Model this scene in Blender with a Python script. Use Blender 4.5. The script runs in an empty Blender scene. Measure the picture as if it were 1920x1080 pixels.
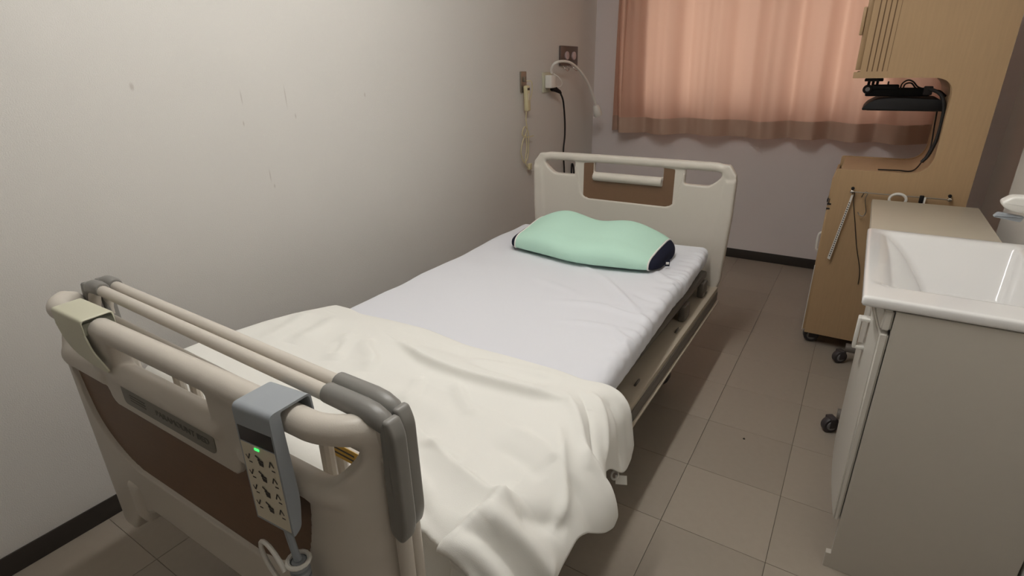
import bpy, bmesh, math, random
import numpy as np
from mathutils import Matrix, Vector
random.seed(7); np.random.seed(7)
S = bpy.context.scene
C = S.collection
R = math.radians

# ------------------------------------------------------------------ camera
YAW, PITCH, ROLL, FPX = R(32.6636), R(21.8918), R(-1.1173), 1010.64
CAM = Vector((1.8324, -0.8061, 1.3115))
f = Vector((-math.sin(YAW) * math.cos(PITCH), math.cos(YAW) * math.cos(PITCH), -math.sin(PITCH)))
r0 = Vector((math.cos(YAW), math.sin(YAW), 0)); u0 = r0.cross(f)
rr = r0 * math.cos(ROLL) + u0 * math.sin(ROLL); uu = u0 * math.cos(ROLL) - r0 * math.sin(ROLL)
cd = bpy.data.cameras.new('camera'); cam = bpy.data.objects.new('camera', cd); C.objects.link(cam)
cd.sensor_fit = 'HORIZONTAL'; cd.sensor_width = 36; cd.lens = 36 * FPX / 1920; cd.clip_start = 0.01
M = Matrix((rr, uu, -f)).transposed().to_4x4(); M.translation = CAM; cam.matrix_world = M
S.camera = cam

# ------------------------------------------------------------------ light, world, exposure
LAMP_POWER = 41.0        # emission strength of the ceiling lamp's diffuser
WORLD = 1.9
w = bpy.data.worlds.new('sky'); S.world = w; w.use_nodes = True
bg = w.node_tree.nodes['Background']; bg.inputs[0].default_value = (1.0, 0.95, 0.92, 1); bg.inputs[1].default_value = WORLD
S.view_settings.view_transform = 'Standard'; S.view_settings.look = 'None'
S.view_settings.gamma = 1.0; S.view_settings.use_curve_mapping = False
S.view_settings.exposure = 0.15
S.cycles.max_bounces = 10; S.cycles.diffuse_bounces = 6

# ------------------------------------------------------------------ materials
def lin(c):
    c = c / 255.0
    return c / 12.92 if c <= 0.04045 else ((c + 0.055) / 1.055) ** 2.4
def rgb(t): return (lin(t[0]), lin(t[1]), lin(t[2]), 1)
def mat(name, col, rough=0.5, metal=0.0, bump=None, mottle=None, spec=0.5, coat=0.0, emit=None, sss=0.0):
    """col = sRGB tuple; bump=(scale, strength, detail); mottle=(scale, amount, stretch)"""
    m = bpy.data.materials.new(name); m.use_nodes = True
    nt = m.node_tree; b = nt.nodes['Principled BSDF']
    b.inputs['Base Color'].default_value = rgb(col)
    b.inputs['Roughness'].default_value = rough
    b.inputs['Metallic'].default_value = metal
    b.inputs['Specular IOR Level'].default_value = spec
    b.inputs['Coat Weight'].default_value = coat
    if emit:
        b.inputs['Emission Color'].default_value = rgb(emit[0]); b.inputs['Emission Strength'].default_value = emit[1]
    tc = nt.nodes.new('ShaderNodeTexCoord')
    if mottle:
        sc, am, st = mottle
        mp = nt.nodes.new('ShaderNodeMapping'); mp.inputs['Scale'].default_value = st
        n = nt.nodes.new('ShaderNodeTexNoise'); n.inputs['Scale'].default_value = sc; n.inputs['Detail'].default_value = 5
        mx = nt.nodes.new('ShaderNodeMix'); mx.data_type = 'RGBA'
        c = rgb(col)
        mx.inputs[6].default_value = (c[0] * (1 - am), c[1] * (1 - am), c[2] * (1 - am), 1)
        mx.inputs[7].default_value = (min(1, c[0] * (1 + am)), min(1, c[1] * (1 + am)), min(1, c[2] * (1 + am)), 1)
        nt.links.new(tc.outputs['Object'], mp.inputs['Vector']); nt.links.new(mp.outputs[0], n.inputs['Vector'])
        nt.links.new(n.outputs['Fac'], mx.inputs[0]); nt.links.new(mx.outputs[2], b.inputs['Base Color'])
    if bump:
        n = nt.nodes.new('ShaderNodeTexNoise'); n.inputs['Scale'].default_value = bump[0]; n.inputs['Detail'].default_value = bump[2]
        bp = nt.nodes.new('ShaderNodeBump'); bp.inputs['Strength'].default_value = bump[1]; bp.inputs['Distance'].default_value = 0.002
        nt.links.new(tc.outputs['Object'], n.inputs['Vector']); nt.links.new(n.outputs['Fac'], bp.inputs['Height'])
        nt.links.new(bp.outputs['Normal'], b.inputs['Normal'])
    return m
ONE = (1, 1, 1)
m_wall = mat('wallpaper', (212, 209, 204), 0.75, bump=(300, 0.6, 3), mottle=(1.7, 0.035, ONE), spec=0.25)
m_wallb = mat('wallpaper_back', (226, 219, 219), 0.75, bump=(330, 0.3, 3), mottle=(1.7, 0.03, ONE), spec=0.25)
m_ceil = mat('ceiling_board', (225, 222, 214), 0.85, bump=(120, 0.4, 4))
m_skirt = mat('skirting_vinyl', (52, 46, 42), 0.45, bump=(80, 0.1, 2))
m_joint = mat('floor_joint', (96, 86, 76), 0.8)
m_tile = mat('floor_vinyl', (164, 147, 126), 0.42, bump=(60, 0.05, 3), mottle=(45, 0.05, ONE), spec=0.35)
m_cream = mat('cream_plastic', (200, 193, 183), 0.38, bump=(500, 0.06, 2), spec=0.45)
m_creamg = mat('cream_green_plastic', (202, 200, 178), 0.35, spec=0.45)
m_brown = mat('brown_laminate', (112, 84, 62), 0.5, mottle=(30, 0.12, (1, 1, 8)))
m_grey = mat('grey_rubber_plastic', (128, 126, 122), 0.38, spec=0.5)
m_remote = mat('blue_grey_plastic', (150, 156, 162), 0.4)
m_key = mat('keypad_film', (214, 206, 186), 0.5)
m_dark = mat('dark_screen', (48, 44, 46), 0.25)
m_print = mat('dark_print', (66, 62, 58), 0.6)
m_plate = mat('grey_nameplate', (122, 118, 108), 0.45)
m_platetxt = mat('nameplate_lettering', (102, 98, 93), 0.5)
m_green = mat('green_light', (90, 220, 120), 0.4, emit=((60, 255, 110), 1.2))
m_yellow = mat('yellow_sticker', (205, 165, 70), 0.5)
m_frame = mat('painted_steel', (172, 162, 146), 0.4, spec=0.4)
m_framed = mat('dark_steel_and_shade', (96, 90, 84), 0.45)  # dark steel parts, and the painted shade along the bed beams
m_sheet = mat('white_cotton', (218, 219, 225), 0.85, bump=(900, 0.12, 2), spec=0.1)
m_blank = mat('cream_cotton', (227, 226, 221), 0.85, bump=(700, 0.12, 2), spec=0.1)
m_mint = mat('mint_towelling', (188, 224, 207), 0.95, bump=(420, 0.5, 3), spec=0.05)
m_navy = mat('navy_fabric', (35, 37, 52), 0.9, bump=(500, 0.3, 2), spec=0.1)
m_white = mat('white_plastic', (226, 224, 218), 0.3)
m_ivory = mat('ivory_plastic', (206, 196, 158), 0.4)
m_steel = mat('brushed_steel', (150, 140, 128), 0.35, 0.7)
m_chrome = mat('chrome', (205, 200, 195), 0.15, 1.0)
m_black = mat('black_plastic', (22, 20, 21), 0.6, spec=0.3)
m_blackc = mat('black_cord', (22, 20, 20), 0.5)
m_wood = mat('light_oak_laminate', (178, 149, 114), 0.45, mottle=(14, 0.09, (9, 9, 0.6)), spec=0.35)
m_woodd = mat('oak_groove_shade', (104, 76, 48), 0.6)  # darker oak that paints in the shade of the reeding
m_laminate = mat('beige_laminate', (196, 187, 170), 0.4, mottle=(60, 0.02, ONE))
m_cab = mat('grey_beige_cabinet', (192, 186, 176), 0.45, mottle=(40, 0.02, ONE))
m_front = mat('white_cabinet_front', (206, 202, 194), 0.4)
m_basin = mat('white_basin', (228, 227, 226), 0.16, coat=0.3)
m_gap = mat('dark_gap', (40, 34, 30), 0.8)
m_rubber = mat('caster_rubber', (62, 56, 58), 0.5)
m_hub = mat('caster_hub', (138, 136, 136), 0.4)
m_tube = mat('grey_painted_tube', (122, 116, 110), 0.35, 0.2)
m_bronze = mat('bronze_grey_panel', (104, 90, 84), 0.35, 0.3)
m_pink = mat('pinkish_gauge', (190, 170, 170), 0.3)
m_diff = bpy.data.materials.new('lamp_diffuser'); m_diff.use_nodes = True
def emat(name, col, power):
    m = bpy.data.materials.new(name); m.use_nodes = True; b = m.node_tree.nodes['Principled BSDF']
    b.inputs['Base Color'].default_value = (.9, .9, .9, 1); b.inputs['Emission Color'].default_value = (*col, 1); b.inputs['Emission Strength'].default_value = power
    return m
m_lamp = emat('lamp_diffuser_main', (1.0, 0.985, 0.955), LAMP_POWER)
m_glass = bpy.data.materials.new('frosted_glass'); m_glass.use_nodes = True
_b = m_glass.node_tree.nodes['Principled BSDF']; _b.inputs['Transmission Weight'].default_value = 1; _b.inputs['Roughness'].default_value = 0.3; _b.inputs['IOR'].default_value = 1.1
_b.inputs['Base Color'].default_value = (.95, .95, .95, 1)
def curtain_mat(name, dcol, tcol, mixf):
    m = bpy.data.materials.new(name); m.use_nodes = True; nt = m.node_tree; nt.nodes.clear()
    o = nt.nodes.new('ShaderNodeOutputMaterial'); d = nt.nodes.new('ShaderNodeBsdfDiffuse'); t = nt.nodes.new('ShaderNodeBsdfTranslucent'); x = nt.nodes.new('ShaderNodeMixShader')
    d.inputs[0].default_value = rgb(dcol); t.inputs[0].default_value = rgb(tcol); x.inputs[0].default_value = mixf
    tc = nt.nodes.new('ShaderNodeTexCoord'); n = nt.nodes.new('ShaderNodeTexNoise'); mp = nt.nodes.new('ShaderNodeMapping'); mp.inputs['Scale'].default_value = (400, 400, 60)
    n.inputs['Scale'].default_value = 1; bp = nt.nodes.new('ShaderNodeBump'); bp.inputs['Strength'].default_value = .06; bp.inputs['Distance'].default_value = .001
    nt.links.new(tc.outputs['Object'], mp.inputs[0]); nt.links.new(mp.outputs[0], n.inputs[0]); nt.links.new(n.outputs[0], bp.inputs['Height']); nt.links.new(bp.outputs[0], d.inputs['Normal'])
    nt.links.new(d.outputs[0], x.inputs[1]); nt.links.new(t.outputs[0], x.inputs[2]); nt.links.new(x.outputs[0], o.inputs[0])
    return m
m_curt = curtain_mat('salmon_curtain', (203, 170, 153), (236, 191, 165), 0.42)
m_hem = curtain_mat('salmon_curtain_hem', (196, 169, 152), (196, 155, 134), 0.1)
# wall_left: small scuffs and drip marks of their own shape
def add_scuffs(m, pts):
    nt = m.node_tree; b = nt.nodes['Principled BSDF']
    tc = nt.nodes.new('ShaderNodeTexCoord'); prev = b.inputs['Base Color'].links[0].from_socket
    for (y, z, ry, rz) in pts:
        mp = nt.nodes.new('ShaderNodeMapping'); mp.inputs['Location'].default_value = (0, -y / ry, -z / rz); mp.inputs['Scale'].default_value = (0, 1 / ry, 1 / rz)
        ln = nt.nodes.new('ShaderNodeVectorMath'); ln.operation = 'LENGTH'
        mr = nt.nodes.new('ShaderNodeMapRange'); mr.inputs[1].default_value = 1; mr.inputs[2].default_value = .3; mr.inputs[3].default_value = 0; mr.inputs[4].default_value = .28
        mx = nt.nodes.new('ShaderNodeMix'); mx.data_type = 'RGBA'; mx.inputs[7].default_value = rgb((120, 95, 80))
        nt.links.new(tc.outputs['Object'], mp.inputs[0]); nt.links.new(mp.outputs[0], ln.inputs[0]); nt.links.new(ln.outputs['Value'], mr.inputs[0])
        nt.links.new(mr.outputs[0], mx.inputs[0]); nt.links.new(prev, mx.inputs[6]); prev = mx.outputs[2]
    nt.links.new(prev, b.inputs['Base Color'])

# ------------------------------------------------------------------ mesh helpers
def link(name, me, m, parent=None, smooth=False):
    o = bpy.data.objects.new(name, me); C.objects.link(o)
    if m is not None: me.materials.append(m)
    if parent is not None: o.parent = parent
    if smooth: me.polygons.foreach_set('use_smooth', [True] * len(me.polygons))
    return o
def thing(name, label, cat, loc=(0, 0, 0), rz=0, group=None):
    o = bpy.data.objects.new(name, None); C.objects.link(o); o.location = loc; o.rotation_euler = (0, 0, rz); o.empty_display_size = .05
    return tag(o, label, cat, group)
def tag(o, label, cat, group=None):
    o['label'] = label; o['category'] = cat
    if group: o['group'] = group
    return o
def struct(o): o['kind'] = 'structure'; return o
class MB:
    def __init__(s): s.bm = bmesh.new()
    def box(s, x0, x1, y0, y1, z0, z1, bev=0.0, seg=2):
        t = bmesh.new(); bmesh.ops.create_cube(t, size=1)
        for v in t.verts: v.co = Vector((x0 + (v.co.x + .5) * (x1 - x0), y0 + (v.co.y + .5) * (y1 - y0), z0 + (v.co.z + .5) * (z1 - z0)))
        if bev > 0: bmesh.ops.bevel(t, geom=t.edges[:], offset=bev, segments=seg, affect='EDGES', profile=.5)
        return s._add(t)
    def _add(s, t):
        me = bpy.data.meshes.new('t'); t.to_mesh(me); t.free(); s.bm.from_mesh(me); bpy.data.meshes.remove(me); return s
    def prism(s, pts, axis, a0, a1, bev=0.0, seg=2):
        """pts 2D polygon; axis = extrusion axis: 'y' -> (x,z), 'x' -> (y,z), 'z' -> (x,y)"""
        t = bmesh.new()
        def P(p, a): return {'y': (p[0], a, p[1]), 'x': (a, p[0], p[1]), 'z': (p[0], p[1], a)}[axis]
        A = [t.verts.new(P(p, a0)) for p in pts]; B = [t.verts.new(P(p, a1)) for p in pts]; n = len(pts)
        fa = t.faces.new(A); fb = t.faces.new(list(reversed(B)))
        for i in range(n): t.faces.new([A[i], B[i], B[(i + 1) % n], A[(i + 1) % n]])
        bmesh.ops.recalc_face_normals(t, faces=t.faces[:])
        if bev > 0: bmesh.ops.bevel(t, geom=list({e for fc in (fa, fb) for e in fc.edges}), offset=bev, segments=seg, affect='EDGES', profile=.5)
        return s._add(t)
    def tube(s, pts, rad, n=10, closed=False, cap=True):
        pts = [Vector(p) for p in pts]; N = len(pts); t = bmesh.new(); rings = []
        rads = rad if isinstance(rad, (list, tuple)) else [rad] * N
        up = None
        for i in range(N):
            a = pts[(i - 1) % N] if (closed or i > 0) else pts[i]; b = pts[(i + 1) % N] if (closed or i < N - 1) else pts[i]
            d = (b - a).normalized()
            if up is None:
                up = Vector((0, 0, 1)) if abs(d.z) < .9 else Vector((1, 0, 0))
            sd = d.cross(up)
            if sd.length < 1e-6: sd = d.cross(Vector((.3, .5, .8)))
            sd.normalize(); up = sd.cross(d).normalized()
            rings.append([t.verts.new(pts[i] + (sd * math.cos(2 * math.pi * k / n) + up * math.sin(2 * math.pi * k / n)) * rads[i]) for k in range(n)])
        for i in range(N if closed else N - 1):
            A, B = rings[i], rings[(i + 1) % N]
            for k in range(n): t.faces.new([A[k], A[(k + 1) % n], B[(k + 1) % n], B[k]])
        if cap and not closed: t.faces.new(list(reversed(rings[0]))); t.faces.new(rings[-1])
        bmesh.ops.recalc_face_normals(t, faces=t.faces[:])
        return s._add(t)
    def lathe(s, prof, c, axis='z', n=24):
        """prof = [(r, h)], around axis through c"""
        t = bmesh.new(); rings = []
        c = Vector(c)
        for (r_, h) in prof:
            ring = []
            for k in range(n):
                a = 2 * math.pi * k / n; x, y = max(r_, 1e-5) * math.cos(a), max(r_, 1e-5) * math.sin(a)
                p = {'z': (x, y, h), 'y': (x, h, y), 'x': (h, x, y)}[axis]
                ring.append(t.verts.new(c + Vector(p)))
            rings.append(ring)
        for A, B in zip(rings[:-1], rings[1:]):
            for k in range(n): t.faces.new([A[k], A[(k + 1) % n], B[(k + 1) % n], B[k]])
        t.faces.new(rings[0]); t.faces.new(rings[-1])
        bmesh.ops.remove_doubles(t, verts=t.verts[:], dist=2e-5)
        bmesh.ops.recalc_face_normals(t, faces=t.faces[:])
        return s._add(t)
    def xf(s, Mx): s.bm.transform(Mx); return s
    def build(s, name, m, parent=None, smooth=True, ang=35):
        me = bpy.data.meshes.new(name); s.bm.to_mesh(me); s.bm.free()
        o = link(name, me, m, parent, smooth)
        if smooth: me.set_sharp_from_angle(angle=R(ang))
        return o
def gridmesh(P, m, name, parent=None, closed_u=False, thick=0.0):
    """P: array (nu, nv, 3)"""
    nu, nv = P.shape[:2]; idx = np.arange(nu * nv).reshape(nu, nv)
    a = idx if not closed_u else np.vstack([idx, idx[:1]])
    q = np.stack([a[:-1, :-1], a[1:, :-1], a[1:, 1:], a[:-1, 1:]], -1).reshape(-1, 4)
    me = bpy.data.meshes.new(name); me.from_pydata(P.reshape(-1, 3).tolist(), [], q.tolist()); me.update()
    o = link(name, me, m, parent, True)
    if thick:
        md = o.modifiers.new('thickness', 'SOLIDIFY'); md.thickness = thick; md.offset = 0
    return o
def smooth_path(pts, n=8):
    """Catmull-Rom"""
    p = [Vector(q) for q in pts]; p = [p[0] * 2 - p[1]] + p + [p[-1] * 2 - p[-2]]; out = []
    for i in range(1, len(p) - 2):
        for k in range(n):
            t = k / n
            out.append(.5 * ((2 * p[i]) + (p[i + 1] - p[i - 1]) * t + (2 * p[i - 1] - 5 * p[i] + 4 * p[i + 1] - p[i + 2]) * t * t + (3 * p[i] - p[i - 1] - 3 * p[i + 1] + p[i + 2]) * t ** 3))
    out.append(p[-2]); return out
def rpoly(pts, r, seg=6):
    """round the corners of a 2D polygon; r scalar or list"""
    out = []; n = len(pts)
    for i in range(n):
        p = Vector(pts[i]); a = (Vector(pts[i - 1]) - p); b = (Vector(pts[(i + 1) % n]) - p)
        ri = r[i] if isinstance(r, (list, tuple)) else r
        ri = min(ri, a.length * .49, b.length * .49)
        if ri <= 1e-6: out.append(tuple(p)); continue
        p0 = p + a.normalized() * ri; p1 = p + b.normalized() * ri
        for k in range(seg + 1):
            t = k / seg; q = p0 * (1 - t) ** 2 + p * 2 * t * (1 - t) + p1 * t * t; out.append(tuple(q))
    return out
# --- signed distance modelling, polygonised with surface nets
def sd_poly(x, z, pts):
    pts = np.array(pts); d = np.full(x.shape, 1e9); s = np.ones(x.shape)
    n = len(pts); j = n - 1
    for i in range(n):
        ex, ez = pts[j] - pts[i]; wx, wz = x - pts[i][0], z - pts[i][1]
        t = np.clip((wx * ex + wz * ez) / (ex * ex + ez * ez), 0, 1)
        d = np.minimum(d, (wx - ex * t) ** 2 + (wz - ez * t) ** 2)
        c1 = z >= pts[i][1]; c2 = z < pts[j][1]; c3 = ex * wz > ez * wx
        s = np.where((c1 & c2 & c3) | (~c1 & ~c2 & ~c3), -s, s); j = i
    return s * np.sqrt(d)
def sd_rbox2(x, z, cx, cz, hx, hz, r):
    qx, qz = np.abs(x - cx) - hx + r, np.abs(z - cz) - hz + r
    return np.hypot(np.maximum(qx, 0), np.maximum(qz, 0)) + np.minimum(np.maximum(qx, qz), 0) - r
def sd_rbox3(x, y, z, c, h, r):
    q = [np.abs(a - b) - e + r for a, b, e in zip((x, y, z), c, h)]
    return np.sqrt(sum(np.maximum(k, 0) ** 2 for k in q)) + np.minimum(np.maximum(np.maximum(q[0], q[1]), q[2]), 0) - r
def sd_chain(x, y, z, pts, rads):
    d = np.full(np.broadcast(x, y, z).shape, 1e9)
    for (a, b, ra, rb) in zip(pts[:-1], pts[1:], rads[:-1], rads[1:]):
        a = np.array(a, float); b = np.array(b, float); e = b - a
        t = np.clip(((x - a[0]) * e[0] + (y - a[1]) * e[1] + (z - a[2]) * e[2]) / (e @ e), 0, 1)
        d = np.minimum(d, np.sqrt((x - a[0] - e[0] * t) ** 2 + (y - a[1] - e[1] * t) ** 2 + (z - a[2] - e[2] * t) ** 2) - (ra + (rb - ra) * t))
    return d
def extr(d2, w, h, r):
    qx, qy = d2 + r, np.abs(w) - h + r
    return np.hypot(np.maximum(qx, 0), np.maximum(qy, 0)) + np.minimum(np.maximum(qx, qy), 0) - r
def smin(a, b, k):
    h = np.clip(.5 + .5 * (b - a) / k, 0, 1); return b + (a - b) * h - k * h * (1 - h)
def nets(fn, lo, hi, h):
    ax = [np.arange(lo[i], hi[i] + h, h) for i in range(3)]
    X, Y, Z = np.meshgrid(*ax, indexing='ij'); V = fn(X, Y, Z); n = np.array(V.shape)
    ins = V < 0
    cnt = np.zeros(n - 1); acc = np.zeros((*(n - 1), 3)); base = np.stack([X[:-1, :-1, :-1], Y[:-1, :-1, :-1], Z[:-1, :-1, :-1]], -1)
    def sl(o): return tuple(slice(o[i], n[i] - 1 + o[i]) for i in range(3))
    for d in range(3):
        for o1 in (0, 1):
            for o2 in (0, 1):
                oa = [0, 0, 0]; ks = [k for k in range(3) if k != d]; oa[ks[0]] = o1; oa[ks[1]] = o2
                ob = list(oa); ob[d] = 1
                va, vb = V[sl(oa)], V[sl(ob)]; cr = (va < 0) != (vb < 0)
                t = np.where(cr, va / np.where(cr, va - vb, 1), 0)
                off = np.zeros((*(n - 1), 3)); 
                for k in range(3): off[..., k] = oa[k]
                off[..., d] = t
                acc += off * cr[..., None]; cnt += cr
    act = cnt > 0; idx = np.full(n - 1, -1); idx[act] = np.arange(act.sum())
    P = base[act] + acc[act] / cnt[act][:, None] * h
    faces = []
    for d in range(3):
        ks = [k for k in range(3) if k != d]
        sa = [slice(1, n[k] - 1) for k in range(3)]; sa[d] = slice(0, n[d] - 1); sb = list(sa); sb[d] = slice(1, n[d])
        A, B = ins[tuple(sa)], ins[tuple(sb)]; cr = A != B; ii = np.argwhere(cr)
        g = ii.copy(); g[:, ks[0]] += 1; g[:, ks[1]] += 1
        q = []
        for (s1, s2) in ((0, 0), (1, 0), (1, 1), (0, 1)):
            c = g.copy(); c[:, ks[0]] -= s1; c[:, ks[1]] -= s2; q.append(idx[c[:, 0], c[:, 1], c[:, 2]])
        q = np.stack(q, -1); fl = A[cr]
        if d == 1: fl = ~fl
        q[~fl] = q[~fl][:, ::-1]
        faces.append(q)
    F = np.concatenate(faces)
    e = h * .2
    for _ in range(3):
        v = fn(P[:, 0], P[:, 1], P[:, 2])
        gr = np.stack([fn(P[:, 0] + e * (k == 0), P[:, 1] + e * (k == 1), P[:, 2] + e * (k == 2)) - v for k in range(3)], -1) / e
        l = np.maximum((gr ** 2).sum(-1), .3)
        P = P - gr * np.clip(v / l, -h * .6, h * .6)[:, None] * .9
    return P, F
def netmesh(name, fn, lo, hi, h, m, parent=None, warp=None):
    P, F = nets(fn, lo, hi, h)
    if warp: P = warp(P)
    me = bpy.data.meshes.new(name); me.from_pydata(P.tolist(), [], F.tolist()); me.update()
    bm = bmesh.new(); bm.from_mesh(me); bmesh.ops.recalc_face_normals(bm, faces=bm.faces[:]); bm.to_mesh(me); bm.free()
    return link(name, me, m, parent, True)

# ================================================================== SETTING
RX, YF, YB, RZ = 2.49, -2.6, 3.278, 2.4
WX0, WX1, WZ0, WZ1 = 0.36, 2.02, 1.03, 2.02          # window opening in the back wall
struct(MB().box(0, RX, YF, YB, -.08, -.0035).build('floor', m_joint, smooth=False))
floor = bpy.data.objects['floor']
tiles = {}; T = .303
i0, i1 = -5, 3
tint = []
for k in range(4):
    g = 1 + (k - 1.5) * .012
    tint.append(mat('floor_vinyl_%d' % k, (155 * g, 145 * g, 133 * g), 0.42, bump=(60, 0.05, 3), mottle=(45, 0.05, ONE), spec=0.35))
for i in range(-5, 4):
    for j in range(-6, 10):
        x0, x1 = max(1.515 + T * i, 0), min(1.515 + T * (i + 1), RX); y0, y1 = .525 + T * j, min(.525 + T * (j + 1), YB)
        if x1 - x0 < .02 or y1 - y0 < .02: continue
        key = (round(x1 - x0, 4), round(y1 - y0, 4), random.randrange(4))
        if key not in tiles:
            hx, hy = (x1 - x0) / 2 - .0006, (y1 - y0) / 2 - .0006
            b = MB(); b.box(-hx, hx, -hy, hy, -.0035, 0, .0005, 1)
            me = bpy.data.meshes.new('floor_tile'); b.bm.to_mesh(me); b.bm.free(); me.materials.append(tint[key[2]]); tiles[key] = me
        o = bpy.data.objects.new('floor_tile', tiles[key]); C.objects.link(o); o.parent = floor; o.location = ((x0 + x1) / 2, (y0 + y1) / 2, 0)
struct(MB().box(-.1, 0, YF, YB + .15, -.08, RZ).build('wall_left', m_wall, smooth=False))
add_scuffs(m_wall, [(.345, 1.16, .004, .012), (.355, 1.245, .003, .03), (.56, 1.17, .004, .012), (.53, 1.24, .003, .05), (.42, .93, .004, .01), (.41, .97, .003, .03), (.92, 1.23, .005, .012), (.02, 1.29, .008, .014)])
b = MB()
b.box(0, WX0, YB, YB + .15, -.08, RZ).box(WX1, RX, YB, YB + .15, -.08, RZ).box(WX0, WX1, YB, YB + .15, -.08, WZ0).box(WX0, WX1, YB, YB + .15, WZ1, RZ)
struct(b.build('wall_back', m_wallb, smooth=False))
PX, PY = 2.335, 1.95
plan = rpoly([(PX, YF), (RX + .1, YF), (RX + .1, YB + .15), (RX, YB + .15), (RX, PY), (PX, PY)], [0, 0, 0, 0, 0, .05], 8)
struct(MB().prism(plan, 'z', -.08, RZ).build('wall_right', m_wall))
struct(MB().box(-.1, RX + .1, YF - .1, YF, -.08, RZ).build('wall_front', m_wall, smooth=False))
struct(MB().box(-.1, RX + .1, YF - .1, YB + .15, RZ, RZ + .08).build('ceiling', m_ceil, smooth=False))
struct(MB().box(0, .006, YF, YB, 0, .068, .002, 2).build('baseboard_left', m_skirt))
struct(MB().box(.006, RX - .006, YB - .006, YB, 0, .068, .002, 2).build('baseboard_back', m_skirt))
struct(MB().box(RX - .006, RX, PY, YB - .006, 0, .068, .002, 2).box(PX - .006, PX, YF, PY - .05, 0, .068, .002, 2).build('baseboard_right', m_skirt))
# window behind the curtain
wb = MB(); y0, y1 = YB + .06, YB + .1
wb.box(WX0, WX1, y0, y1, WZ0, WZ0 + .04, .003).box(WX0, WX1, y0, y1, WZ1 - .04, WZ1, .003).box(WX0, WX0 + .04, y0, y1, WZ0 + .04, WZ1 - .04, .003).box(WX1 - .04, WX1, y0, y1, WZ0 + .04, WZ1 - .04, .003)
xm = (WX0 + WX1) / 2; wb.box(xm - .025, xm + .025, y0, y1, WZ0 + .04, WZ1 - .04, .003)
win = struct(wb.build('window_1', m_steel))
for (a, c) in ((WX0 + .04, xm - .025), (xm + .025, WX1 - .04)):
    MB().box(a, c, YB + .078, YB + .083, WZ0 + .04, WZ1 - .04).build('window_pane', m_glass, win, False)

# ------------------------------------------------------------------ ceiling lamps (above the frame)
def ceiling_lamp(name, label, x, y, lx, ly, me):
    t = thing(name, label, 'ceiling lamp', (x, y, RZ))
    MB().box(-lx / 2 - .02, lx / 2 + .02, -ly / 2 - .02, ly / 2 + .02, -.045, 0, .008).build('lamp_body', m_white, t)
    MB().prism([(lx / 2 * math.cos(a), -.045 + lx * .75 * math.sin(a)) for a in np.linspace(0, -math.pi, 17)], 'y', -ly / 2, ly / 2).build('lamp_diffuser', me, t)
    return t
ceiling_lamp('ceiling_lamp', 'long white ceiling lamp over the foot of the bed, out of the frame', 1.19, .32, .08, 1.5, m_lamp)

# ================================================================== BED
BR = R(0.0); BC = Vector((.912, .60, 0))
FBR, FBU, FBZ, FBT = R(.3), -.030, .014, .004        # the footboard hangs slightly out of square on the frame
bed = thing('hospital_bed', 'cream hospital bed with brown-panelled head and foot boards, standing along the left wall', 'bed', BC, BR)
def bend(u): return .045 * (np.abs(u) / .49) ** 3.5
BS, BRAD, SSC = .385, .09, .985
def footmap(P):
    """(s, w, z) on the unrolled board -> bed coordinates; the ends curl back towards the mattress"""
    P = np.atleast_2d(np.asarray(P, float)); s_, w_, z_ = P[:, 0] * SSC, P[:, 1], P[:, 2] + FBZ + FBT * P[:, 0]; sg = np.sign(s_); ph = np.maximum(np.abs(s_) - BS, 0) / BRAD
    u = np.minimum(np.abs(s_), BS) + (BRAD + w_) * np.sin(ph); y = BRAD - (BRAD + w_) * np.cos(ph); u = u * sg
    c, q = math.cos(FBR), math.sin(FBR)
    return np.stack([FBU + u * c - y * q, FV + u * q + y * c, z_], -1)
FV, HV = -1.045, 1.075
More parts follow.
